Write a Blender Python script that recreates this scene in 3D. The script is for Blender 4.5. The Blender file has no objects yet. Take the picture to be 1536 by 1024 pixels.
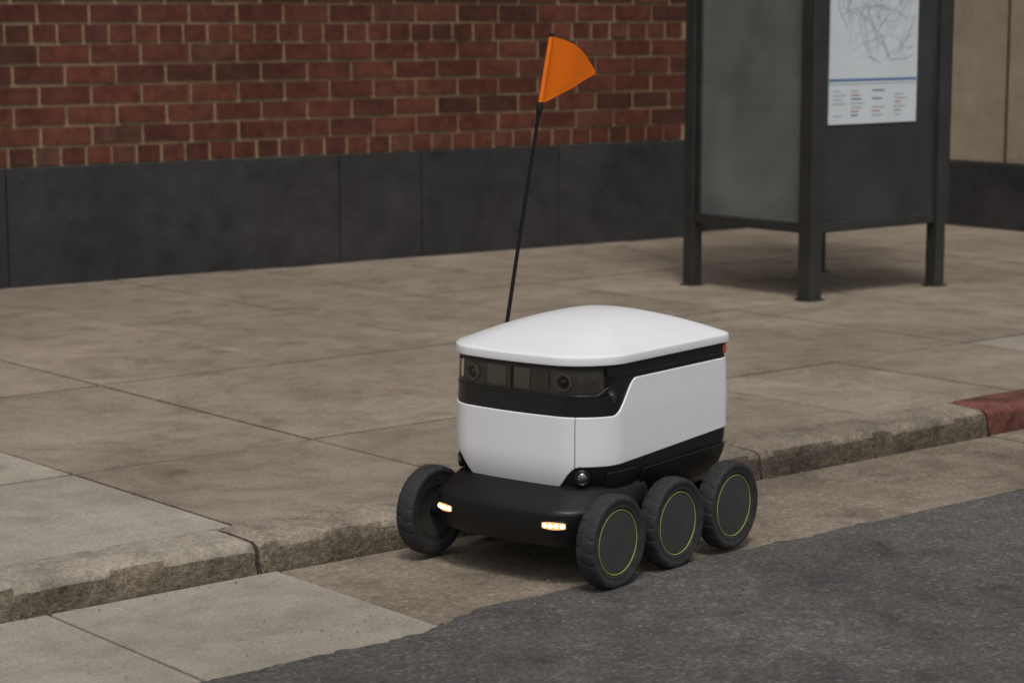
import bpy, bmesh, math, random
from mathutils import Vector, Matrix, noise
random.seed(7)
R=math.radians
scene=bpy.context.scene

# ---------------------------------------------------------------- helpers
def link(o,parent=None):
    scene.collection.objects.link(o)
    if parent: o.parent=parent
    return o
def empty(name,loc=(0,0,0),rz=0):
    e=bpy.data.objects.new(name,None); e.location=loc; e.rotation_euler=(0,0,rz); e.empty_display_size=.1
    return link(e)
def mesh(name,verts,faces,mats,parent=None,smooth=False,sharp=35,fmat=None,rnd=None,recalc=True,bevel=0,bseg=2):
    me=bpy.data.meshes.new(name); me.from_pydata([tuple(v) for v in verts],[],faces)
    if recalc:
        bm=bmesh.new(); bm.from_mesh(me); bmesh.ops.recalc_face_normals(bm,faces=bm.faces); bm.to_mesh(me); bm.free()
    if not isinstance(mats,(list,tuple)): mats=[mats]
    for m in mats: me.materials.append(m)
    if fmat: 
        for p,i in zip(me.polygons,fmat): p.material_index=i
    if rnd:
        a=me.attributes.new("rnd",'FLOAT','FACE')
        for i,v in enumerate(rnd): a.data[i].value=v
    if smooth:
        me.polygons.foreach_set("use_smooth",[True]*len(me.polygons))
        me.set_sharp_from_angle(angle=R(sharp))
    me.update()
    o=bpy.data.objects.new(name,me); link(o,parent)
    if bevel:
        b=o.modifiers.new("bevel",'BEVEL'); b.width=bevel; b.segments=bseg; b.limit_method='ANGLE'; b.angle_limit=R(40)
    return o
def boxvf(x0,x1,y0,y1,z0,z1):
    v=[(x0,y0,z0),(x1,y0,z0),(x1,y1,z0),(x0,y1,z0),(x0,y0,z1),(x1,y0,z1),(x1,y1,z1),(x0,y1,z1)]
    f=[(0,3,2,1),(4,5,6,7),(0,1,5,4),(1,2,6,5),(2,3,7,6),(3,0,4,7)]
    return v,f
def box(name,x0,x1,y0,y1,z0,z1,mat,parent=None,bevel=0.003):
    v,f=boxvf(x0,x1,y0,y1,z0,z1)
    return mesh(name,v,f,mat,parent,bevel=bevel)
def lathe(name,prof,mats,parent,seg=64,axis='Y',loc=(0,0,0),segmat=None,closed=False,radfn=None,rot=None,sharp=35):
    verts=[];faces=[];fm=[]
    n=len(prof)
    for i in range(seg):
        a=2*math.pi*i/seg
        for j,(r,h) in enumerate(prof):
            rr=r+(radfn(i,j) if radfn else 0)
            verts.append((rr*math.cos(a),h,rr*math.sin(a)) if axis=='Y' else ((h,rr*math.cos(a),rr*math.sin(a)) if axis=='X' else (rr*math.cos(a),rr*math.sin(a),h)))
    for i in range(seg):
        k=(i+1)%seg
        for j in range(n-1 if not closed else n):
            l=(j+1)%n
            faces.append((i*n+j,k*n+j,k*n+l,i*n+l)); fm.append(segmat[j] if segmat else 0)
    o=mesh(name,verts,faces,mats,parent,smooth=True,fmat=fm,sharp=sharp)
    o.location=loc
    if rot: o.rotation_euler=rot
    return o

# ---------------------------------------------------------------- materials
def newmat(name):
    m=bpy.data.materials.new(name); m.use_nodes=True
    nt=m.node_tree; b=nt.nodes["Principled BSDF"]
    return m,nt,b
def N(nt,t,**k):
    n=nt.nodes.new(t)
    for a,v in k.items(): setattr(n,a,v)
    return n
def ramp(nt,src,stops):
    r=N(nt,'ShaderNodeValToRGB'); e=r.color_ramp.elements
    while len(e)<len(stops): e.new(.5)
    for i,(p,c) in enumerate(stops):
        e[i].position=p; e[i].color=(c[0],c[1],c[2],1) if isinstance(c,(tuple,list)) else (c,c,c,1)
    nt.links.new(src,r.inputs[0]); return r.outputs[0]
def noi(nt,vec,scale,detail=5,rough=.6,dist=0):
    n=N(nt,'ShaderNodeTexNoise'); n.inputs['Scale'].default_value=scale; n.inputs['Detail'].default_value=detail
    n.inputs['Roughness'].default_value=rough; n.inputs['Distortion'].default_value=dist
    nt.links.new(vec,n.inputs['Vector']); return n.outputs['Fac']
def mix(nt,a,b,fac,mode='MIX'):
    m=N(nt,'ShaderNodeMix',data_type='RGBA',blend_type=mode)
    for s,v in ((m.inputs[0],fac),(m.inputs[6],a),(m.inputs[7],b)):
        if isinstance(v,bpy.types.NodeSocket): nt.links.new(v,s)
        elif isinstance(v,(int,float)): s.default_value=v
        else: s.default_value=(v[0],v[1],v[2],1)
    return m.outputs[2]
def bump(nt,b,h,strength,dist):
    n=N(nt,'ShaderNodeBump'); n.inputs['Strength'].default_value=strength; n.inputs['Distance'].default_value=dist
    nt.links.new(h,n.inputs['Height']); nt.links.new(n.outputs[0],b.inputs['Normal'])
def mixf(nt,s,f):
    m=N(nt,'ShaderNodeMath',operation='MULTIPLY'); nt.links.new(s,m.inputs[0]); m.inputs[1].default_value=f; return m.outputs[0]
def simple(name,col,rough=.5,metal=0,coat=0,spec=.5,noise_amt=0,nscale=30,bmp=0,bscale=300,var=True):
    m,nt,b=newmat(name)
    b.inputs['Base Color'].default_value=(*col,1); b.inputs['Roughness'].default_value=rough; b.inputs['Metallic'].default_value=metal
    b.inputs['Coat Weight'].default_value=coat; b.inputs['Specular IOR Level'].default_value=spec
    tc=N(nt,'ShaderNodeTexCoord')
    n=noi(nt,tc.outputs['Object'],nscale,3,.65)
    if noise_amt:
        f=ramp(nt,n,[(.36,1-noise_amt),(.64,1+noise_amt)])
        c=mix(nt,col,f,1.0,'MULTIPLY'); nt.links.new(c,b.inputs['Base Color'])
    rr=N(nt,'ShaderNodeMapRange'); rr.inputs[3].default_value=max(.02,rough-.06); rr.inputs[4].default_value=rough+.08
    nt.links.new(n,rr.inputs[0]); nt.links.new(rr.outputs[0],b.inputs['Roughness'])
    if bmp: bump(nt,b,noi(nt,tc.outputs['Object'],bscale,1,.6),bmp,.001)
    return m
def concrete(name,cA,cB,rough=.9,grain=.35,gscale=120,bstr=.5,stain=.22,attr=.0,spots=.35,spscale=3.2,bdist=.006,aggr=0,blot=0):
    m,nt,b=newmat(name); tc=N(nt,'ShaderNodeTexCoord'); v=tc.outputs['Object']
    big=noi(nt,v,1.1,3,.6,.5); mid=noi(nt,v,7,5,.72,.3); gr=noi(nt,v,gscale,3,.8)
    c=mix(nt,cA,cB,ramp(nt,big,[(.38,0.),(.62,1.)]))
    c=mix(nt,c,ramp(nt,mid,[(.34,1-stain),(.5,1.),(.66,1+stain*.6)]),1.,'MULTIPLY')
    c=mix(nt,c,ramp(nt,gr,[(.36,1-grain),(.5,1.),(.64,1+grain)]),1.,'MULTIPLY')
    if blot:   # grimy worn areas
        bl=noi(nt,v,2.6,4,.75,1.2)
        c=mix(nt,c,(.66,.63,.59),mixf(nt,ramp(nt,bl,[(.50,0.),(.60,1.)]),blot),'MULTIPLY')
    if spots:
        vo=N(nt,'ShaderNodeTexVoronoi'); vo.inputs['Scale'].default_value=spscale
        off=N(nt,'ShaderNodeVectorMath',operation='ADD'); cb=N(nt,'ShaderNodeCombineXYZ')
        k=mixf(nt,mid,.35); nt.links.new(k,cb.inputs[0]); nt.links.new(k,cb.inputs[1]); nt.links.new(v,off.inputs[0]); nt.links.new(cb.outputs[0],off.inputs[1])
        nt.links.new(off.outputs[0],vo.inputs['Vector'])
        c=mix(nt,c,(.45,.43,.40),mixf(nt,ramp(nt,vo.outputs['Distance'],[(.04,1.),(.12,.25),(.2,0.)]),spots),'MULTIPLY')
    if attr:
        at=N(nt,'ShaderNodeAttribute'); at.attribute_name="rnd"
        c=mix(nt,c,ramp(nt,at.outputs['Fac'],[(0,1-attr),(1,1+attr)]),1.,'MULTIPLY')
    if aggr:
        vs=N(nt,'ShaderNodeTexVoronoi'); vs.inputs['Scale'].default_value=110; nt.links.new(v,vs.inputs['Vector'])
        sp=N(nt,'ShaderNodeSeparateColor'); nt.links.new(vs.outputs['Color'],sp.inputs[0])
        c=mix(nt,c,ramp(nt,sp.outputs[0],[(0.,1-aggr),(.55,1.),(.85,1+aggr*.5),(1.,1+aggr*3.)]),1.,'MULTIPLY')
    nt.links.new(c,b.inputs['Base Color']); b.inputs['Roughness'].default_value=rough; b.inputs['Specular IOR Level'].default_value=.3
    bump(nt,b,gr,bstr,bdist)
    return m
M_side=concrete("sidewalk_concrete",(.235,.192,.146),(.300,.248,.190),attr=.08,grain=.22,stain=.22,bstr=.4,spots=.85,spscale=2.9,blot=.45)
M_light=concrete("light_concrete",(.31,.275,.225),(.375,.335,.28),attr=.06,grain=.2,stain=.18,bstr=.4,spots=.5,blot=.25)
M_gutter=concrete("gutter_concrete",(.19,.156,.118),(.262,.218,.167),grain=.26,stain=.3,bstr=.5,spots=.6,aggr=.12,blot=.5)
M_kerb=concrete("kerb_concrete",(.215,.180,.138),(.305,.258,.202),grain=.3,gscale=95,stain=.36,bstr=.7,attr=.08,spots=.3,spscale=6,bdist=.007,blot=.5)
M_kerbf=concrete("kerb_face_shade_grime",(.115,.094,.07),(.195,.162,.12),grain=.38,gscale=80,stain=.5,bstr=.9,spots=.4,spscale=7,bdist=.009,blot=.5)  # front face: shade painted in as a darker base colour, plus grime
M_kerbl=concrete("kerb_light_concrete",(.26,.226,.178),(.34,.30,.243),grain=.25,gscale=95,stain=.3,bstr=.6,spots=.3,spscale=6,bdist=.007,blot=.4)
M_red=concrete("kerb_red_paint",(.125,.046,.038),(.195,.072,.056),grain=.35,stain=.6,bstr=.8,spots=.6,spscale=9,blot=.7)
M_asph=concrete("asphalt",(.094,.088,.084),(.128,.120,.114),grain=.34,gscale=130,stain=.24,bstr=.8,spots=.75,spscale=3.4,aggr=.2,bdist=.008,blot=.35)
M_ground=concrete("ground_dirt",(.10,.09,.075),(.13,.115,.095))
M_joint=simple("joint_dirt",(.03,.025,.02),.95)
M_sjoint=simple("sidewalk_joint_dirt",(.065,.051,.037),.95)
M_plinth=concrete("dark_stone",(.034,.033,.035),(.050,.048,.049),rough=.6,grain=.15,bstr=.12,stain=.3,attr=.10,spots=0,blot=.3)
M_beige=concrete("beige_stone",(.33,.272,.195),(.40,.335,.243),grain=.2,bstr=.25,stain=.15,spots=0)
M_grey=concrete("grey_render",(.46,.49,.46),(.54,.57,.53),grain=.1,bstr=.15,stain=.12,spots=0)
M_mortar=concrete("mortar",(.27,.178,.105),(.35,.238,.142),grain=.35,bstr=.5,spots=0,stain=.3)
def brickmat():
    m,nt,b=newmat("brick"); tc=N(nt,'ShaderNodeTexCoord'); v=tc.outputs['Object']
    at=N(nt,'ShaderNodeAttribute'); at.attribute_name="rnd"
    c=ramp(nt,at.outputs['Fac'],[(0,(.076,.029,.022)),(.25,(.104,.034,.023)),(.6,(.128,.040,.026)),(.88,(.152,.050,.031)),(1,(.112,.050,.036))])
    c=mix(nt,c,ramp(nt,noi(nt,v,16,4,.7),[(.34,.66),(.5,1.),(.66,1.3)]),.95,'MULTIPLY')
    c=mix(nt,c,ramp(nt,noi(nt,v,1.1,3,.6),[(.38,.74),(.62,1.12)]),.95,'MULTIPLY')
    nt.links.new(c,b.inputs['Base Color']); b.inputs['Roughness'].default_value=.85; b.inputs['Specular IOR Level'].default_value=.25
    bump(nt,b,noi(nt,v,90,2,.7),.5,.004); return m
M_brick=brickmat()
M_white=simple("white_plastic",(.82,.82,.84),.36,coat=.2)
M_black=simple("black_plastic",(.009,.009,.010),.28,bmp=.04,bscale=900)
M_matte=simple("black_matte_plastic",(.008,.008,.0085),.38,spec=.38,bmp=.12,bscale=700)
M_pole=simple("pole_fibre",(.006,.006,.006),.6,spec=.2)
M_rubber=simple("tyre_rubber",(.024,.024,.024),.78,noise_amt=.3,nscale=40,bmp=.3,bscale=400)
M_hub=simple("hub_plastic",(.047,.047,.043),.5,noise_amt=.12,nscale=25,bmp=.1,bscale=500)
M_lime=simple("lime_ring",(.31,.355,.08),.5)
def orangemat():
    m=bpy.data.materials.new("orange_flag"); m.use_nodes=True; nt=m.node_tree; b=nt.nodes["Principled BSDF"]
    b.inputs['Roughness'].default_value=.35; b.inputs['Specular IOR Level'].default_value=.3
    tc=N(nt,'ShaderNodeTexCoord'); n=noi(nt,tc.outputs['Object'],40,2); c=mix(nt,(1,.20,.006),ramp(nt,n,[(.35,.96),(.65,1.)]),1.,'MULTIPLY'); nt.links.new(c,b.inputs['Base Color'])
    t=N(nt,'ShaderNodeBsdfTranslucent'); t.inputs[0].default_value=(1,.24,.006,1)
    s=N(nt,'ShaderNodeMixShader'); s.inputs[0].default_value=.22
    nt.links.new(b.outputs[0],s.inputs[1]); nt.links.new(t.outputs[0],s.inputs[2]); nt.links.new(s.outputs[0],nt.nodes["Material Output"].inputs[0])
    return m
M_orange=orangemat()
M_post=simple("dark_metal",(.042,.042,.040),.45,metal=.3,noise_amt=.15,nscale=8,bmp=.05)
M_lens=simple("lens_glass",(.02,.021,.024),.06,coat=1)
M_silver=simple("lens_rim",(.22,.22,.21),.3,metal=.8)
M_vis=simple("visor_inner",(.17,.157,.13),.5,noise_amt=.2,nscale=30)
M_visl=simple("visor_module",(.30,.285,.245),.4)
M_visr=simple("camera_rim",(.50,.48,.43),.4)
M_refl=simple("red_reflector",(.6,.10,.05),.3)
M_paper=simple("poster_paper",(.66,.71,.74),.5,noise_amt=.03,nscale=5)
M_pblue=simple("poster_blue",(.09,.19,.38),.5); M_pgrey=simple("poster_grey",(.47,.53,.58),.5); M_pred=simple("poster_red",(.5,.27,.27),.5)
M_pebble=simple("pebble",(.25,.22,.18),.8,noise_amt=.4,nscale=60); M_leaf=simple("dry_leaf",(.30,.12,.045),.6)
def emis(name,col,s):
    m,nt,b=newmat(name); b.inputs['Base Color'].default_value=(*col,1); b.inputs['Emission Color'].default_value=(*col,1); b.inputs['Emission Strength'].default_value=s; return m
M_led=emis("warm_led",(1,.66,.38),2.4); M_ledg=emis("led_lens",(1,.5,.22),.6)
def glass(name,tint,haze,hcol,rough=.04,ior=1.45):
    m=bpy.data.materials.new(name); m.use_nodes=True; nt=m.node_tree; nt.nodes.clear()
    o=N(nt,'ShaderNodeOutputMaterial'); t=N(nt,'ShaderNodeBsdfTransparent'); t.inputs[0].default_value=(*tint,1)
    d=N(nt,'ShaderNodeBsdfDiffuse'); d.inputs[0].default_value=(*hcol,1)
    tc=N(nt,'ShaderNodeTexCoord'); n=noi(nt,tc.outputs['Object'],2.5,3,.6,.3)
    mr=N(nt,'ShaderNodeMapRange'); mr.inputs[3].default_value=haze*.3; mr.inputs[4].default_value=min(1,haze*1.7); nt.links.new(n,mr.inputs[0])
    m1=N(nt,'ShaderNodeMixShader'); nt.links.new(mr.outputs[0],m1.inputs[0]); nt.links.new(t.outputs[0],m1.inputs[1]); nt.links.new(d.outputs[0],m1.inputs[2])
    g=N(nt,'ShaderNodeBsdfGlossy'); g.inputs['Roughness'].default_value=rough; f=N(nt,'ShaderNodeFresnel'); f.inputs[0].default_value=ior
    m2=N(nt,'ShaderNodeMixShader'); nt.links.new(f.outputs[0],m2.inputs[0]); nt.links.new(m1.outputs[0],m2.inputs[1]); nt.links.new(g.outputs[0],m2.inputs[2])
    nt.links.new(m2.outputs[0],o.inputs[0]); return m
M_glassS=glass("shelter_side_glass",(.93,.97,.95),.24,(.58,.65,.61),ior=1.55)
M_glassF=glass("shelter_front_glass",(.78,.82,.80),.15,(.3,.33,.32),ior=1.5)
M_visor=glass("visor_glass",(.82,.80,.75),.02,(.05,.05,.05),.03)

# ---------------------------------------------------------------- ground, road, gutter, kerb, sidewalk
SW=.075
v,f=[(-400,-400,-.06),(400,-400,-.06),(400,400,-.06),(-400,400,-.06)],[(0,1,2,3)]
mesh("ground",v,f,M_ground)
gut=empty("gutter")
def sheet(name,x0,x1,y0,y1,z,mat,parent,th=.05,bev=.004): return box(name,x0,x1,y0,y1,z-th,z,mat,parent,bevel=bev)
sheet("gutter_slab_1",-8,2.164,3.2,4.114,0,M_light,gut)
sheet("gutter_slab_2",2.172,2.744,3.2,4.114,0,M_light,gut)
sheet("gutter_slab_3",2.753,5.3,3.2,4.114,-.004,M_gutter,gut)
sheet("gutter_slab_4",5.309,20,3.2,4.114,-.002,M_gutter,gut)
box("gutter_bed",-8,20,3.25,4.13,-.058,-.014,M_joint,gut,0)
xs=[-60+2*i for i in range(30)]+[i*.012 for i in range(0,900)]+[10.8+2*i for i in range(1,30)]
verts=[];faces=[]
for i,x in enumerate(xs):
    base=3.50 if x<2.70 else (3.50+.075*min(1,(x-2.70)/.2))
    n=noise.noise(Vector((x*6,0,0)))*.014+noise.noise(Vector((x*30,5,0)))*.012+noise.noise(Vector((x*90,9,0)))*.008
    if x<0 or x>10.8: n=0
    verts+= [(x,-9,.005),(x,base-.02+n,.005),(x,base+n,-.001)]
for i in range(len(xs)-1):
    a=i*3; b_=a+3
    faces+=[(a,b_,b_+1,a+1),(a+1,b_+1,b_+2,a+2)]
mesh("road",verts,faces,M_asph)
# kerb stones
kerb=empty("kerb")
prof=[(4.122,-.05),(4.12,.0),(4.117,.03),(4.117,.054),(4.122,.067),(4.132,.0745),(4.150,.0770),(4.20,.078),(4.25,.078),(4.279,.077),(4.281,.06),(4.281,-.05)]
js=[-8,-5,-3.2,-1.6,0.1,1.05,2.70,4.33,5.31,6.9,8.5,10.1,12,16,22]
for k in range(len(js)-1):
    x0,x1=js[k]+.006,js[k+1]-.006
    n=max(2,int((x1-x0)/.012)) if (js[k+1]>0 and js[k]<9) else 4
    verts=[];faces=[];fmk=[]
    for i in range(n+1):
        x=x0+(x1-x0)*i/n
        e=min(i,n-i)
        for j,(y,z) in enumerate(prof):
            dy=noise.noise(Vector((x*7,z*30,k*3.1)))*.006+noise.noise(Vector((x*35,z*60+j,k)))*.003
            dz=noise.noise(Vector((x*5,j*.4,k*7)))*.003+noise.noise(Vector((x*40,j*.7,k)))*.0018
            chip=max(0,noise.noise(Vector((x*11,2.2,k)))-.25)*.045 if 3<=j<=5 else 0
            if e==0 and 2<=j<=9: dz-=.010; dy+=.008 if j<6 else 0
            elif e==1 and 2<=j<=9: dz-=.004; dy+=.004 if j<6 else 0
            if j in (0,10,11): dy=dz=chip=0
            verts.append((x,y+dy+chip,z+dz-chip*.7))
    m=len(prof)
    for i in range(n):
        w_=noise.noise(Vector((x0+i*.012*6,1.3,k)))
        for j in range(m-1):
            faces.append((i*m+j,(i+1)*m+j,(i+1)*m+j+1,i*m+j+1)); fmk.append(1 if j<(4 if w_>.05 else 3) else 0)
    faces.append(tuple(range(m))); faces.append(tuple(n*m+j for j in range(m))); fmk+=[1,1]
    red=js[k] in (5.31,6.9)
    mat=M_kerbl if js[k]<2.6 else (M_red if red else M_kerb)
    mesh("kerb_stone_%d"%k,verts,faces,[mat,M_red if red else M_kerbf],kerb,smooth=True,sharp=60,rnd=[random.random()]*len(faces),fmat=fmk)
v,f=boxvf(-8,22,4.14,4.276,-.05,.04); mesh("kerb_bed",v,f,M_joint,kerb)
# sidewalk slabs
side=empty("sidewalk")
xj=[-8,-6,-4.5,-3,-1.6,-.22,.52,1.26,2.0,2.74,3.485,4.255,4.96,5.65,6.35,7.08,7.85,8.6,9.4,10.2,11,12,14,17,22]
yj=[4.288,5.04,6.22,7.4,8.6,10.5]
vs={0:[],1:[]};fs={0:[],1:[]};rn={0:[],1:[]}
for i in range(len(xj)-1):
    for j in range(len(yj)-1):
        t=1 if (xj[i+1]<=2.75 and j<=3) or (abs(xj[i]-6.35)<.01 and j==0) else 0
        g=.0050; gy=.008+.002*j
        dz=random.uniform(-.0015,.0015)
        vv,ff=boxvf(xj[i]+g,xj[i+1]-g,yj[j]+(gy if j else .003),yj[j+1]-gy,.0,SW+dz)
        o=len(vs[t]); vs[t]+=vv; fs[t]+=[tuple(q+o for q in w) for w in ff]; rn[t]+=[random.random()]*6
mesh("sidewalk_slabs",vs[0],fs[0],M_side,side,rnd=rn[0],bevel=.002)
mesh("sidewalk_slabs_light",vs[1],fs[1],M_light,side,rnd=rn[1],bevel=.002)
v,f=boxvf(-8,22,4.284,10.5,-.05,SW-.009); mesh("sidewalk_bed",v,f,M_sjoint,side)
# grit
bm=bmesh.new()
for i in range(900):
    x=random.uniform(1.6,6.5); y=random.choice([random.uniform(2.2,3.5),random.gauss(3.60,.07),random.gauss(4.09,.02),random.uniform(2.6,4.1)])
    if y>4.105: continue
    s=random.uniform(.0008,.0028)
    mt=Matrix.Translation((x,y,.004+s*.4))@Matrix.Rotation(random.random()*6,4,'Z')@Matrix.Diagonal((s*random.uniform(.8,1.6),s,s*.7,1))
    bmesh.ops.create_icosphere(bm,subdivisions=1,radius=1,matrix=mt)
me=bpy.data.meshes.new("gravel"); bm.to_mesh(me); bm.free(); me.materials.append(M_pebble); link(bpy.data.objects.new("gravel",me))
verts=[];faces=[]
for (x,y) in ((3.42,3.30),(4.6,3.9),(5.6,4.0),(4.1,5.5),(5.2,5.9),(3.28,3.17)):
    a=random.random()*6; s=random.uniform(.005,.008); z=.010 if y<4.1 else SW+.005
    o=len(verts)
    for dx,dy,dz in ((-1.3,0,0),(-.4,.5,.003),(.6,.45,.002),(1.3,0,.004),(.6,-.45,.001),(-.4,-.5,.0)):
        verts.append((x+s*(dx*math.cos(a)-dy*math.sin(a)),y+s*(dx*math.sin(a)+dy*math.cos(a)),z+dz))
    faces.append(tuple(range(o,o+6)))
mesh("fallen_leaves",verts,faces,M_leaf)

# ---------------------------------------------------------------- brick building
ang=math.atan2(8.458-8.743,8.252-4.425)
bb=empty("brick_building",(4.425,8.743,0),ang)
Wend=3.85; X0=-9.0; PH=.59
verts=[];faces=[];rn=[]
ph=.0885; mt_=.0170; row=0; z=PH+.008
while z<5.5:
    header=(row%6==0)
    L=.1215 if header else .243
    x=Wend-(0 if row%2 else L/2)-math.floor((Wend-X0)/L)*L+ (0.03 if header else 0)
    x-=L
    while x<Wend-.01:
        a=max(x+mt_/2,X0); b_=min(x+L-mt_/2,Wend)
        if b_-a>.03:
            jz=random.uniform(-.002,.002); jy=random.uniform(-.003,.002)
            vv,ff=boxvf(a+random.uniform(-.002,.002),b_+random.uniform(-.002,.001),-.012+jy,.05,z+jz,z+ph-mt_+jz+random.uniform(-.001,.001))
            o=len(verts); verts+=vv; faces+=[tuple(q+o for q in w) for w in ff]; r_=random.random(); rn+=[r_]*6
        x+=L
    z+=ph; row+=1
top=z
mesh("brick_courses",verts,faces,M_brick,bb,rnd=rn,recalc=False)
v,f=boxvf(X0,Wend-.004,-.004,6,PH-.02,top); mesh("mortar_wall",v,f,M_mortar,bb)
pj=[X0,-7.2,-5.4,-3.6,-1.8,.035,1.705,2.17,3.0,Wend]
verts=[];faces=[];rn=[]
for i in range(len(pj)-1):
    vv,ff=boxvf(pj[i]+.003,pj[i+1]-.003,-.022,.2,.03,PH); o=len(verts); verts+=vv; faces+=[tuple(q+o for q in w) for w in ff]; rn+=[random.random()]*6
mesh("stone_plinth",verts,faces,M_plinth,bb,rnd=rn,bevel=.004)
v,f=boxvf(X0,Wend-.005,-.012,.2,.0,PH-.004); mesh("plinth_joints",v,f,M_joint,bb)
box("parapet_coping",X0,Wend,-.06,6,top+.002,top+.12,M_beige,bb)
for i in range(4):
    xx=-7.5+i*2.9
    box("window_frame_%d"%i,xx,xx+1.3,-.05,-.016,2.5,4.2,M_post,bb)
    box("window_glass_%d"%i,xx+.06,xx+1.24,-.056,-.052,2.56,4.14,M_lens,bb,0)
    box("window_sill_%d"%i,xx-.08,xx+1.38,-.10,-.018,2.40,2.497,M_beige,bb)
# ---------------------------------------------------------------- stone building
sb=empty("stone_building")
box("rear_wall",8.30,9.86,8.62,13.5,.445,6,M_grey,sb)
box("rear_plinth",8.30,9.86,8.59,13.4,.03,.442,M_plinth,sb)
box("projecting_wall",9.90,16,5.6,13.5,.435,6,M_beige,sb,.006)
box("projecting_plinth",9.872,16.0,5.57,13.4,.03,.432,M_plinth,sb,.006)
box("wall_joint",9.894,9.902,7.62,7.63,.44,6,M_joint,sb,0)
box("cornice",9.75,16,5.45,13.6,6.003,6.3,M_beige,sb)
# ---------------------------------------------------------------- bus shelter
sh=empty("bus_shelter")
p=.031
PX=[6.80,7.60]; PY=[6.215,6.905]; TOP=2.42
for i,(x,y) in enumerate([(PX[0],PY[1]),(PX[0],PY[0]),(PX[1],PY[0]),(PX[1],PY[1])]):
    q=p*(1.15 if i==1 else .95)
    box("post_%d"%(i+1),x-q,x+q,y-q,y+q,SW,TOP,M_post,sh,.004)
    box("foot_%d"%(i+1),x-q-.010,x+q+.010,y-q-.010,y+q+.010,SW,SW+.007,M_post,sh,.002)
rz0,rz1=.352,.392
for nm,zz0,zz1 in (("bottom_rail",rz0,rz1),("top_rail",2.30,2.36)):
    box(nm+"_side",PX[0]-.02,PX[0]+.02,PY[0]+.037,PY[1]-.031,zz0,zz1,M_post,sh)
    box(nm+"_front",PX[0]+.037,PX[1]-.031,PY[0]-.02,PY[0]+.02,zz0,zz1,M_post,sh)
    box(nm+"_back",PX[0]+.031,PX[1]-.031,PY[1]-.02,PY[1]+.02,zz0,zz1,M_post,sh)
box("glass_side",PX[0]-.004,PX[0]+.004,PY[0]+.034,PY[1]-.03,rz1+.001,2.299,M_glassS,sh,0)
box("glass_front",PX[0]+.037,PX[1]-.03,PY[0]-.004,PY[0]+.004,rz1+.001,2.299,M_glassF,sh,0)
box("glass_back",PX[0]+.032,PX[1]-.03,PY[1]-.004,PY[1]+.004,rz1+.001,2.299,M_glassF,sh,0)
box("side_channel",PX[1]+.032,PX[1]+.085,PY[0]-.0,PY[0]+.03,rz1-.03,TOP,M_post,sh)
box("glazing_bead",PX[0]-.012,PX[0]+.012,PY[1]-.055,PY[1]-.034,rz1+.002,2.298,M_post,sh)
box("roof",6.6,7.85,6.0,7.05,TOP+.002,TOP+.09,M_post,sh,.01)
py=PY[0]-.008
ps=empty("map_poster"); ps.parent=sh
box("sheet",6.885,7.435,py-.002,py+.003,.795,1.72,M_paper,ps,0)
def strip(nm,x0,x1,z0,z1,mat,d=.0035): box(nm,x0,x1,py-d,py-.0025,z0,z1,mat,ps,0)
strip("blue_line",6.885,7.43,.972,.982,M_pblue)
strip("blue_line_2",6.885,7.43,.960,.963,M_pgrey)
k=0
for cx in (6.91,7.02,7.15,7.29):
    for r_ in range(7):
        if random.random()<.85:
            k+=1; w=random.uniform(.04,.09); strip("text_%d"%k,cx,cx+w,.93-r_*.017,.935-r_*.017,random.choice([M_pgrey,M_pgrey,M_pgrey,M_pblue,M_pred]))
verts=[];faces=[]
for s in range(130):
    x=random.uniform(6.95,7.38); z=random.uniform(1.03,1.64); a=random.choice([.3,.35,1.85,1.9,2.6,.9]); 
    pts=[]
    for t in range(random.randint(5,14)):
        pts.append((x,z)); a+=random.uniform(-.3,.3); x+=.022*math.cos(a); z+=.022*math.sin(a)
    pts=[q for q in pts if 6.90<q[0]<7.42 and 1.0<q[1]<1.68]
    w=random.choice([.0008,.001,.0016])
    for (xa,za),(xb,zb) in zip(pts,pts[1:]):
        dx,dz=xb-xa,zb-za; l=math.hypot(dx,dz); 
        if l>.05: continue
        nx,nz=-dz/l*w,dx/l*w; o=len(verts); yy=py-.003-s*.00002
        verts+=[(xa+nx,yy,za+nz),(xb+nx,yy,zb+nz),(xb-nx,yy,zb-nz),(xa-nx,yy,za-nz)]; faces.append((o,o+1,o+2,o+3))
mesh("map_streets",verts,faces,M_pgrey,ps)

# ---------------------------------------------------------------- delivery robot
rob=empty("delivery_robot",(3.395,3.809,.002),R(192))
def outline(x0,x1,w,rf,rr,bulge,ns=90,na=20,nf=40,nr=10):
    pts=[]
    for i in range(nr): pts.append((x0,(w-rr)*i/nr))
    for i in range(na): a=math.pi-(math.pi/2)*i/na; pts.append((x0+rr+rr*math.cos(a),w-rr+rr*math.sin(a)))
    for i in range(ns): pts.append((x0+rr+(x1-rf-x0-rr)*i/ns,w))
    for i in range(na): a=math.pi/2-(math.pi/2)*i/na; pts.append((x1-rf+rf*math.cos(a),w-rf+rf*math.sin(a)))
    for i in range(nf//2): pts.append((x1,(w-rf)*(1-i/(nf/2))))
    half=pts+[(x1,0)]
    full=half+[(x,-y) for x,y in reversed(half[1:-1])]
    out=[]
    for x,y in full:
        wt=max(0,min(1,(x-(x1-rf))/rf)); out.append(Vector((x+bulge*(1-(y/w)**2)*wt,y)))
    return out
def normals(pl):
    n=len(pl); res=[]
    for i in range(n):
        t=(pl[(i+1)%n]-pl[i-1]).normalized(); res.append(Vector((-t.y,t.x)))
    return res
OUT=outline(-.305,.240,.221,.095,.045,.026)
NRM=normals(OUT); NP=len(OUT)
def sst(a,b,x):
    t=max(0,min(1,(x-a)/(b-a))); return t*t*(3-2*t)
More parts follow.
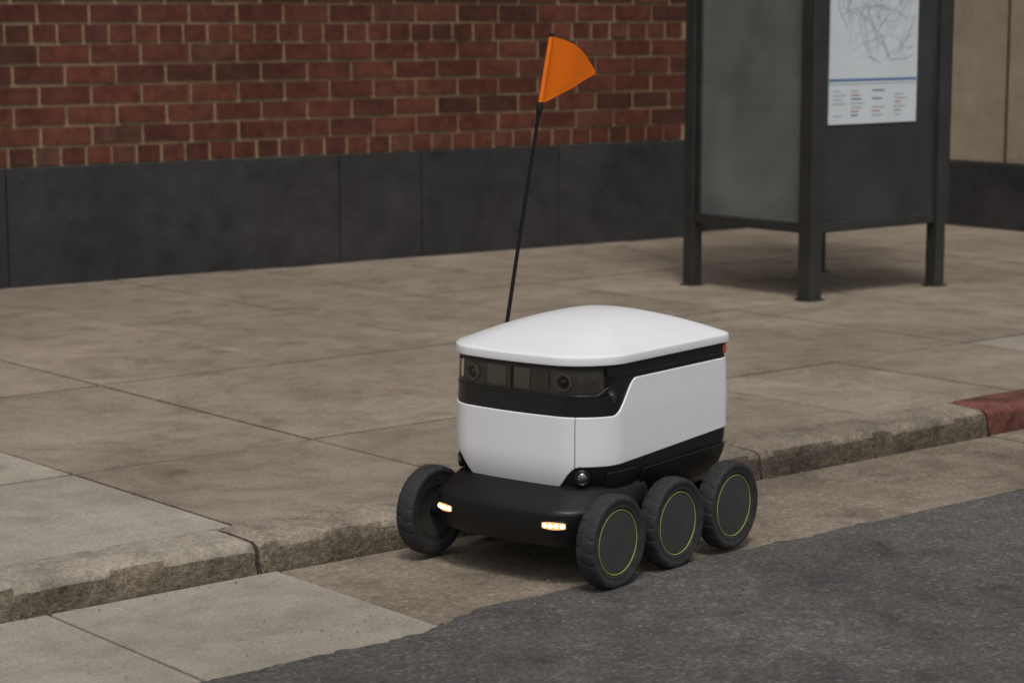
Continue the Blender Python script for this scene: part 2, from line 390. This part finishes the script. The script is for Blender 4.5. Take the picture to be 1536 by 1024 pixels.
def binset(z):
    i=0
    if z<.28: i+=.07*((.28-z)/.16)**2
    if z>.37: i+=.004*((z-.37)/.11)
    return i
def surf(i,z,off=0):
    q=OUT[i%NP]+NRM[i%NP]*(off-binset(z)); return Vector((q.x,q.y,z))
def zhi(p): return .370+(.447-.370)*(1-sst(.092,.178,p.x))
def zlo(p):
    if p.x>.18: return .207+(.258-.207)*sst(.115,.170,abs(p.y))
    return .258+.026*(.18-p.x)/.5
zl=[.115,.12,.14,.16,.18,.2,.22,.24,.26,.28,.31,.34,.37,.395,.414,.4165,.43,.445,.46,.4725,.475,.482]
verts=[];faces=[]
for z in zl:
    for i in range(NP):
        pp=OUT[i]; rec=.014*sst(.170,.185,pp.x) if .416<z<.473 else 0
        verts.append(surf(i,z,-rec))
fm=[]
for a in range(len(zl)-1):
    for i in range(NP):
        k=(i+1)%NP; faces.append((a*NP+i,a*NP+k,(a+1)*NP+k,(a+1)*NP+i))
        fm.append(1 if (.416<zl[a] and zl[a+1]<.473 and OUT[i].x>.185) else 0)
faces.append(tuple(range(NP))); fm.append(0); faces.append(tuple((len(zl)-1)*NP+i for i in range(NP))); fm.append(0)
mesh("body_shell",verts,faces,[M_black,M_vis],rob,smooth=True,sharp=40,fmat=fm)
def panel(name,idx,lo,hi,off0,off1,mat,nz=14,bev=.002,sf=None,pl=None,smooth=True):
    sf=sf or surf; pl=pl or OUT
    verts=[];faces=[];m=len(idx)
    for off in (off1,off0):
        for i in idx:
            a,b_=lo(pl[i%len(pl)]),hi(pl[i%len(pl)])
            for k in range(nz+1): verts.append(sf(i,a+(b_-a)*k/nz,off))
    g=nz+1; B=m*g
    for i in range(m-1):
        for k in range(nz):
            faces.append((i*g+k,(i+1)*g+k,(i+1)*g+k+1,i*g+k+1))
            faces.append((B+i*g+k,B+i*g+k+1,B+(i+1)*g+k+1,B+(i+1)*g+k))
        for k in (0,nz): faces.append((i*g+k,(i+1)*g+k,B+(i+1)*g+k,B+i*g+k))
    for i in (0,m-1):
        for k in range(nz): faces.append((i*g+k,i*g+k+1,B+i*g+k+1,B+i*g+k))
    return mesh(name,verts,faces,mat,rob,smooth=smooth,sharp=50,bevel=bev)
cand=[i for i in range(NP) if OUT[i].x>.19 and abs(OUT[i].y)<=.168]
i0,i1=min(cand),max(cand)
panel("front_panel",list(range(i0,i1+1)),zlo,zhi,-.002,.004,M_white)
panel("side_panel_1",list(range(6,i0+1)),zlo,zhi,-.002,.0036,M_white)
panel("side_panel_2",list(range(i1,NP-6+1)),zlo,zhi,-.002,.0036,M_white)
for s_,ii in ((1,i0),(2,i1)):
    vs_=[]; zb=zlo(OUT[ii])+.002
    for t in range(9):
        z=zb+(.369-zb)*t/8
        a=surf(ii,z,.0044); d=Vector((-NRM[ii].y,NRM[ii].x,0))*.0005
        vs_+=[a-d,a+d]
    mesh("panel_seam_%d"%s_,vs_,[(2*t,2*t+1,2*t+3,2*t+2) for t in range(8)],M_post,rob)
def zls(p_): return .150+.035*max(0,min(1,(-.10-p_.x)/.17))
for s_ in (1,-1):
    idx=[i for i in range(NP) if -.280<OUT[i].x<.06 and s_*OUT[i].y>.2]
    panel("side_skirt_%d"%(s_+2),idx,zls,lambda p_:.232+.012*(.18-p_.x)/.5,-.002,.006,M_matte,nz=4,bev=.002)
    idx=[i for i in range(NP) if .085<OUT[i].x<.19 and s_*OUT[i].y>.15]
    panel("wheel_arch_%d"%(s_+2),idx,lambda p_:.165,lambda p_:.244,-.002,.005,M_matte,nz=4,bev=.002)
vi=[i for i in range(NP) if OUT[i].x>.178]
def vlo(p_): return .4175+.020*(1-sst(.178,.215,p_.x)) if p_.y>0 else .4175
verts=[];faces=[]
for i in vi:
    a,b_=vlo(OUT[i]),.4720
    verts+=[surf(i,a,0),surf(i,(a+b_)/2,.0004),surf(i,b_,0)]
for i in range(len(vi)-1):
    for k in (0,1): faces.append((i*3+k,(i+1)*3+k,(i+1)*3+k+1,i*3+k+1))
mesh("sensor_visor",verts,faces,M_visor,rob,smooth=True,sharp=60)
panel("visor_lower_frame",vi,lambda p_:vlo(p_)-.006,lambda p_:vlo(p_)+.0005,-.003,.0012,M_black,nz=2,bev=.0008)
for k,(yy,r_) in enumerate(((-.128,.018),(.130,.018)) ):
    ii=min(cand,key=lambda i:abs(OUT[i].y-yy)); q=surf(ii,.445,-.0125); an=math.atan2(NRM[ii].y,NRM[ii].x)
    lathe("camera_ring_%d"%k,[(r_*1.1,0),(r_*1.1,.007),(r_*.98,.009),(r_*.86,.006),(r_*.84,0)],[M_visr],rob,32,'X',q,rot=(0,0,an))
    lathe("camera_lens_%d"%k,[(.0001,.0095),(r_*.25,.0092),(r_*.45,.008),(r_*.64,.004)],[M_lens],rob,32,'X',q,rot=(0,0,an))
    lathe("camera_iris_%d"%k,[(r_*.62,.003),(r_*.70,.006),(r_*.82,.003)],[M_vis],rob,32,'X',q,rot=(0,0,an))
def vbox(nm,y0,y1,z0,z1,mat,off0,off1):
    idx=[i for i in range(NP) if OUT[i].x>.2 and y0<=OUT[i].y<=y1]
    panel(nm,idx,lambda p_:z0,lambda p_:z1,off0,off1,mat,nz=2,bev=.0006)
vbox("sensor_module_1",-.085,-.025,.424,.467,M_visl,-.016,-.011)
vbox("sensor_module_2",.0,.05,.422,.469,M_visl,-.016,-.009)
vbox("sensor_module_3",.060,.095,.428,.464,M_vis,-.016,-.007)
vbox("sensor_module_4",-.012,-.006,.418,.471,M_black,-.016,-.005)
# lid
LO=outline(-.306,.243,.2255,.105,.046,.030); LN=normals(LO)
rings=[(-.012,.4835),(.0005,.4837),(.0024,.4850),(.0027,.487),(.0027,.4995),(.0020,.5020),(-.0010,.5045),(-.010,.5078)]
verts=[];faces=[]
for off,z in rings:
    for i in range(NP): q=LO[i]+LN[i]*off; verts.append((q.x,q.y,z))
C=Vector((-.050,0)); T=[.985,.96,.93,.89,.84,.78,.71,.63,.54,.45,.36,.27,.18,.09]
base=[LO[i]+LN[i]*-.010 for i in range(NP)]
def dome(t): return .5080+.062*(1-t**2.1)
for t in T:
    for i in range(NP):
        d0=base[i]-C; fi=math.atan2(d0.y/.215,d0.x/.275); e=Vector((.285*math.cos(fi),.222*math.sin(fi)))
        wgt=(1-t)**.8*.9
        q=C+(d0*(1-wgt)+e*wgt)*t; verts.append((q.x,q.y,dome(t)))
nr=len(rings)+len(T)
for a in range(nr-1):
    for i in range(NP): k=(i+1)%NP; faces.append((a*NP+i,a*NP+k,(a+1)*NP+k,(a+1)*NP+i))
verts.append((C.x,C.y,dome(0))); c_=len(verts)-1
for i in range(NP): faces.append(((nr-1)*NP+i,(nr-1)*NP+(i+1)%NP,c_))
faces.append(tuple(range(NP)))
mesh("lid",verts,faces,M_white,rob,smooth=True,sharp=30)
panel("lid_band_1",list(range(8,vi[0]+2)),lambda p_:.458,lambda p_:.4805,-.002,.0035,M_black,nz=4,bev=.0012)
panel("lid_band_2",list(range(vi[-1]-1,NP-8)),lambda p_:.458,lambda p_:.4805,-.002,.0035,M_black,nz=4,bev=.0012)
ri=[i for i in range(NP//2) if OUT[i].y>.19 and OUT[i].x<-.258]
panel("tail_reflector",ri,lambda p_:.4605,lambda p_:.4785,.003,.0048,M_refl,nz=2,bev=.0005)
# bumper / lower fascia
BR=[(.082,.270,.170),(.084,.296,.198),(.090,.309,.213),(.105,.3145,.2185),(.13,.3195,.2225),(.158,.3215,.2245),(.166,.3205,.224),(.171,.316,.222),(.178,.304,.218),(.192,.282,.213),(.204,.264,.208),(.214,.25,.2)]
bo=[outline(.02,x1-.02,w,.08,.03,.026,ns=40) for z,x1,w in BR]; NB=len(bo[0])
verts=[];faces=[]
for (z,_,_),o_ in zip(BR,bo):
    for q in o_: verts.append((q.x,q.y,z))
for a in range(len(BR)-1):
    for i in range(NB): k=(i+1)%NB; faces.append((a*NB+i,a*NB+k,(a+1)*NB+k,(a+1)*NB+i))
faces.append(tuple(range(NB))); faces.append(tuple((len(BR)-1)*NB+i for i in range(NB)))
mesh("bumper",verts,faces,M_matte,rob,smooth=True,sharp=50)
B4=bo[4]; BN=normals(B4)
def bsurf(i,z,off=0):
    q=B4[i%NB]+BN[i%NB]*(off+(z-.13)*.07)
    return Vector((q.x,q.y,z))
for s_ in (1,-1):
    idx=[i for i in range(NB) if B4[i].x>.2 and .120<=s_*B4[i].y<=.188]
    ym=.154
    def half(p_): return .0092*math.sqrt(max(.15,1-((abs(p_.y)-ym)/.035)**2))
    panel("headlight_surround_%d"%(1 if s_>0 else 2),idx,lambda p_:.138-half(p_)-.003,lambda p_:.138+half(p_)+.003,-.003,.0018,M_black,nz=3,bev=.0005,sf=bsurf,pl=B4)
    idx2=idx[1:-1]
    panel("headlight_lens_%d"%(1 if s_>0 else 2),idx2,lambda p_:.138-half(p_)+.0005,lambda p_:.138+half(p_)-.0005,.001,.0028,M_ledg,nz=3,bev=.0004,sf=bsurf,pl=B4)
    for k in range(4):
        yy=s_*(.132+.0145*k); ii=min(idx,key=lambda i:abs(B4[i].y-yy)); q=bsurf(ii,.138,.002)
        bm=bmesh.new(); bmesh.ops.create_uvsphere(bm,u_segments=12,v_segments=8,radius=.0056,matrix=Matrix.Translation(q)); me=bpy.data.meshes.new("led"); bm.to_mesh(me); bm.free(); me.materials.append(M_led)
        link(bpy.data.objects.new("led_%d_%d"%(s_+2,k),me),rob)
for s_ in (1,-1):
    ii=min([i for i in range(NP) if OUT[i].x>.2],key=lambda i:abs(OUT[i].y-s_*.178)); q=surf(ii,.234,.001); an=math.atan2(NRM[ii].y,NRM[ii].x)
    lathe("corner_sensor_rim_%d"%(s_+2),[(.0175,-.004),(.0175,.003),(.0150,.005),(.0125,.003),(.0125,0)],[M_matte],rob,32,'X',q,rot=(0,0,an))
    lathe("corner_sensor_lens_%d"%(s_+2),[(.0001,.007),(.005,.0065),(.009,.005),(.0125,.001)],[M_silver],rob,32,'X',q,rot=(0,0,an))
box("chassis",-.27,.26,-.165,.165,.085,.16,M_matte,rob,.02)
RW=.105; 
def wheel(name,x,y,sgn):
    prof=[(.060,.016),(.082,.020),(.093,.0240),(.0995,.0228),(.1032,.0175),(.1045,.009),(.1047,.0065),(.105,.0),(.1047,-.0065),(.1045,-.009),(.1032,-.0175),(.0995,-.0228),(.093,-.0240),(.082,-.020),(.060,-.016)]
    def rf(i,j):
        if j in (3,4,5): return -.0021 if i%7 in (0,) else 0
        if j in (9,10,11): return -.0021 if i%7==3 else 0
        if j in (6,7,8): return -.0018 if i%7==(j-5) else 0
        return 0
    w=empty(name,(x,y,RW)); w.parent=rob
    w.rotation_euler=(0,random.uniform(0,1),0)
    lathe(name+"_tyre",prof,[M_rubber],w,154,'Y',radfn=rf,sharp=25,closed=True)
    o=sgn
    hub=[(.0001,.0195*o),(.02,.0200*o),(.05,.0195*o),(.068,.0180*o),(.0695,.0165*o)]
    lathe(name+"_disc",hub,[M_hub],w,72,'Y')
    lathe(name+"_ring",[(.0702,.0170*o),(.0704,.0188*o),(.0712,.0195*o),(.0722,.0193*o),(.0726,.0175*o)],[M_lime],w,72,'Y')
    lathe(name+"_rim",[(.0732,.0165*o),(.076,.0195*o),(.080,.021*o),(.083,.0195*o)],[M_rubber],w,72,'Y')
    lathe(name+"_back",[(.0001,-.006*o),(.03,-.006*o),(.058,-.012*o),(.075,-.019*o),(.082,-.0205*o)],[M_hub],w,72,'Y')
for x,nx in ((.237,"front"),(0.003,"middle"),(-.232,"rear")):
    for s_,ns_ in ((1,"left"),(-1,"right")):
        wheel("wheel_%s_%s"%(nx,ns_),x,s_*.257,s_)
        lathe("axle_%s_%s"%(nx,ns_),[(.0001,0),(.014,0),(.014,.09),(.0001,.09)],[M_matte],rob,20,'Y',(x,.16 if s_>0 else -.25,RW))
for s_ in (1,-1):
    y0=.168 if s_>0 else -.205
    box("rocker_arm_%d"%(s_+2),-.24,.02,y0,y0+.036,.085,.13,M_matte,rob,.01)
def tube(name,pts,rads,mat,seg=12):
    verts=[];faces=[]
    for k,(pt,r_) in enumerate(zip(pts,rads)):
        for i in range(seg): a=2*math.pi*i/seg; verts.append((pt[0]+r_*math.cos(a),pt[1]+r_*math.sin(a),pt[2]))
    for k in range(len(pts)-1):
        for i in range(seg): j=(i+1)%seg; faces.append((k*seg+i,k*seg+j,(k+1)*seg+j,(k+1)*seg+i))
    faces.append(tuple(range(seg))); faces.append(tuple((len(pts)-1)*seg+i for i in range(seg)))
    return mesh(name,verts,faces,mat,rob,smooth=True,sharp=50)
YP=-.236
def px(z): t=(z-.44)/(1.198-.44); return -.002-.192*(t*.93+.07*t*t)
zs=[.40,.50,.65,.8,.95,1.0,1.012,1.03,1.034,1.2]
tube("flag_pole",[(px(z),YP,z) for z in zs],[.0052,.005,.0047,.0045,.0043,.0045,.0066,.0086,.0055,.0052],M_pole)
tube("pole_socket",[(px(z),YP,z) for z in (.37,.375,.45,.47)],[.010,.012,.012,.006],M_matte)
V0=Vector((px(1.19),1.193)); V1=Vector((px(1.036),1.036))
arc=[(V0.x-.014,1.191),(-.236,1.184),(-.268,1.174),(-.298,1.160),(-.324,1.143),(-.345,1.124),(-.358,1.109),(-.361,1.103),(-.356,1.098),(-.31,1.083),(-.26,1.066),(-.21,1.049),(-.175,1.0375)]
nv=14; verts=[];faces=[]
m=len(arc)
for i,(ax,az) in enumerate(arc):
    s=i/(m-1); bx=V0.x+(V1.x-V0.x)*s; bz=V0.y+(V1.y-V0.y)*s
    for k in range(nv+1):
        t=k/nv; x=bx+(ax-bx)*t; z=bz+(az-bz)*t; d=max(0,V0.x-x)
        verts.append((x,YP+.007*math.sin(d*26+(1.19-z)*6)*min(1,d*12)+d*.10,z))
for i in range(m-1):
    for k in range(nv): a=i*(nv+1)+k; faces.append((a,a+1,a+nv+2,a+nv+1))
fo=mesh("flag",verts,faces,M_orange,rob,smooth=True,sharp=80)
tube("flag_sleeve",[(px(z),YP,z) for z in (1.037,1.192)],[.0062,.0062],M_orange)

# ---------------------------------------------------------------- sky, sun, camera
EL,AZ=62,235
w=bpy.data.worlds.new("World"); scene.world=w; w.use_nodes=True; nt=w.node_tree
bg=nt.nodes["Background"]; sky=N(nt,'ShaderNodeTexSky',sky_type='NISHITA'); sky.sun_disc=False
sky.sun_elevation=R(EL); sky.sun_rotation=R(90-AZ); sky.dust_density=4; sky.air_density=1.2
hs=N(nt,'ShaderNodeHueSaturation'); hs.inputs['Saturation'].default_value=.3
nt.links.new(sky.outputs[0],hs.inputs['Color']); nt.links.new(hs.outputs[0],bg.inputs[0]); bg.inputs[1].default_value=.098
sl=bpy.data.lights.new("sun",'SUN'); sl.energy=1.2; sl.angle=R(14); sl.color=(1,.97,.93)
so_=bpy.data.objects.new("sun",sl); link(so_)
d=Vector((math.cos(R(EL))*math.cos(R(AZ)),math.cos(R(EL))*math.sin(R(AZ)),math.sin(R(EL))))
so_.rotation_euler=d.to_track_quat('Z','Y').to_euler()
cd=bpy.data.cameras.new("camera"); cam=bpy.data.objects.new("camera",cd); link(cam)
cam.location=(0,0,1.25); cam.rotation_euler=(R(90-8.39),0,R(50.1-90)); cd.lens=78.16; cd.sensor_width=36; cd.clip_end=2000; cd.clip_start=.05
cd.dof.use_dof=True; cd.dof.focus_distance=4.95; cd.dof.aperture_fstop=5.6
scene.camera=cam
scene.view_settings.view_transform='Standard'; scene.view_settings.look='None'; scene.view_settings.exposure=0
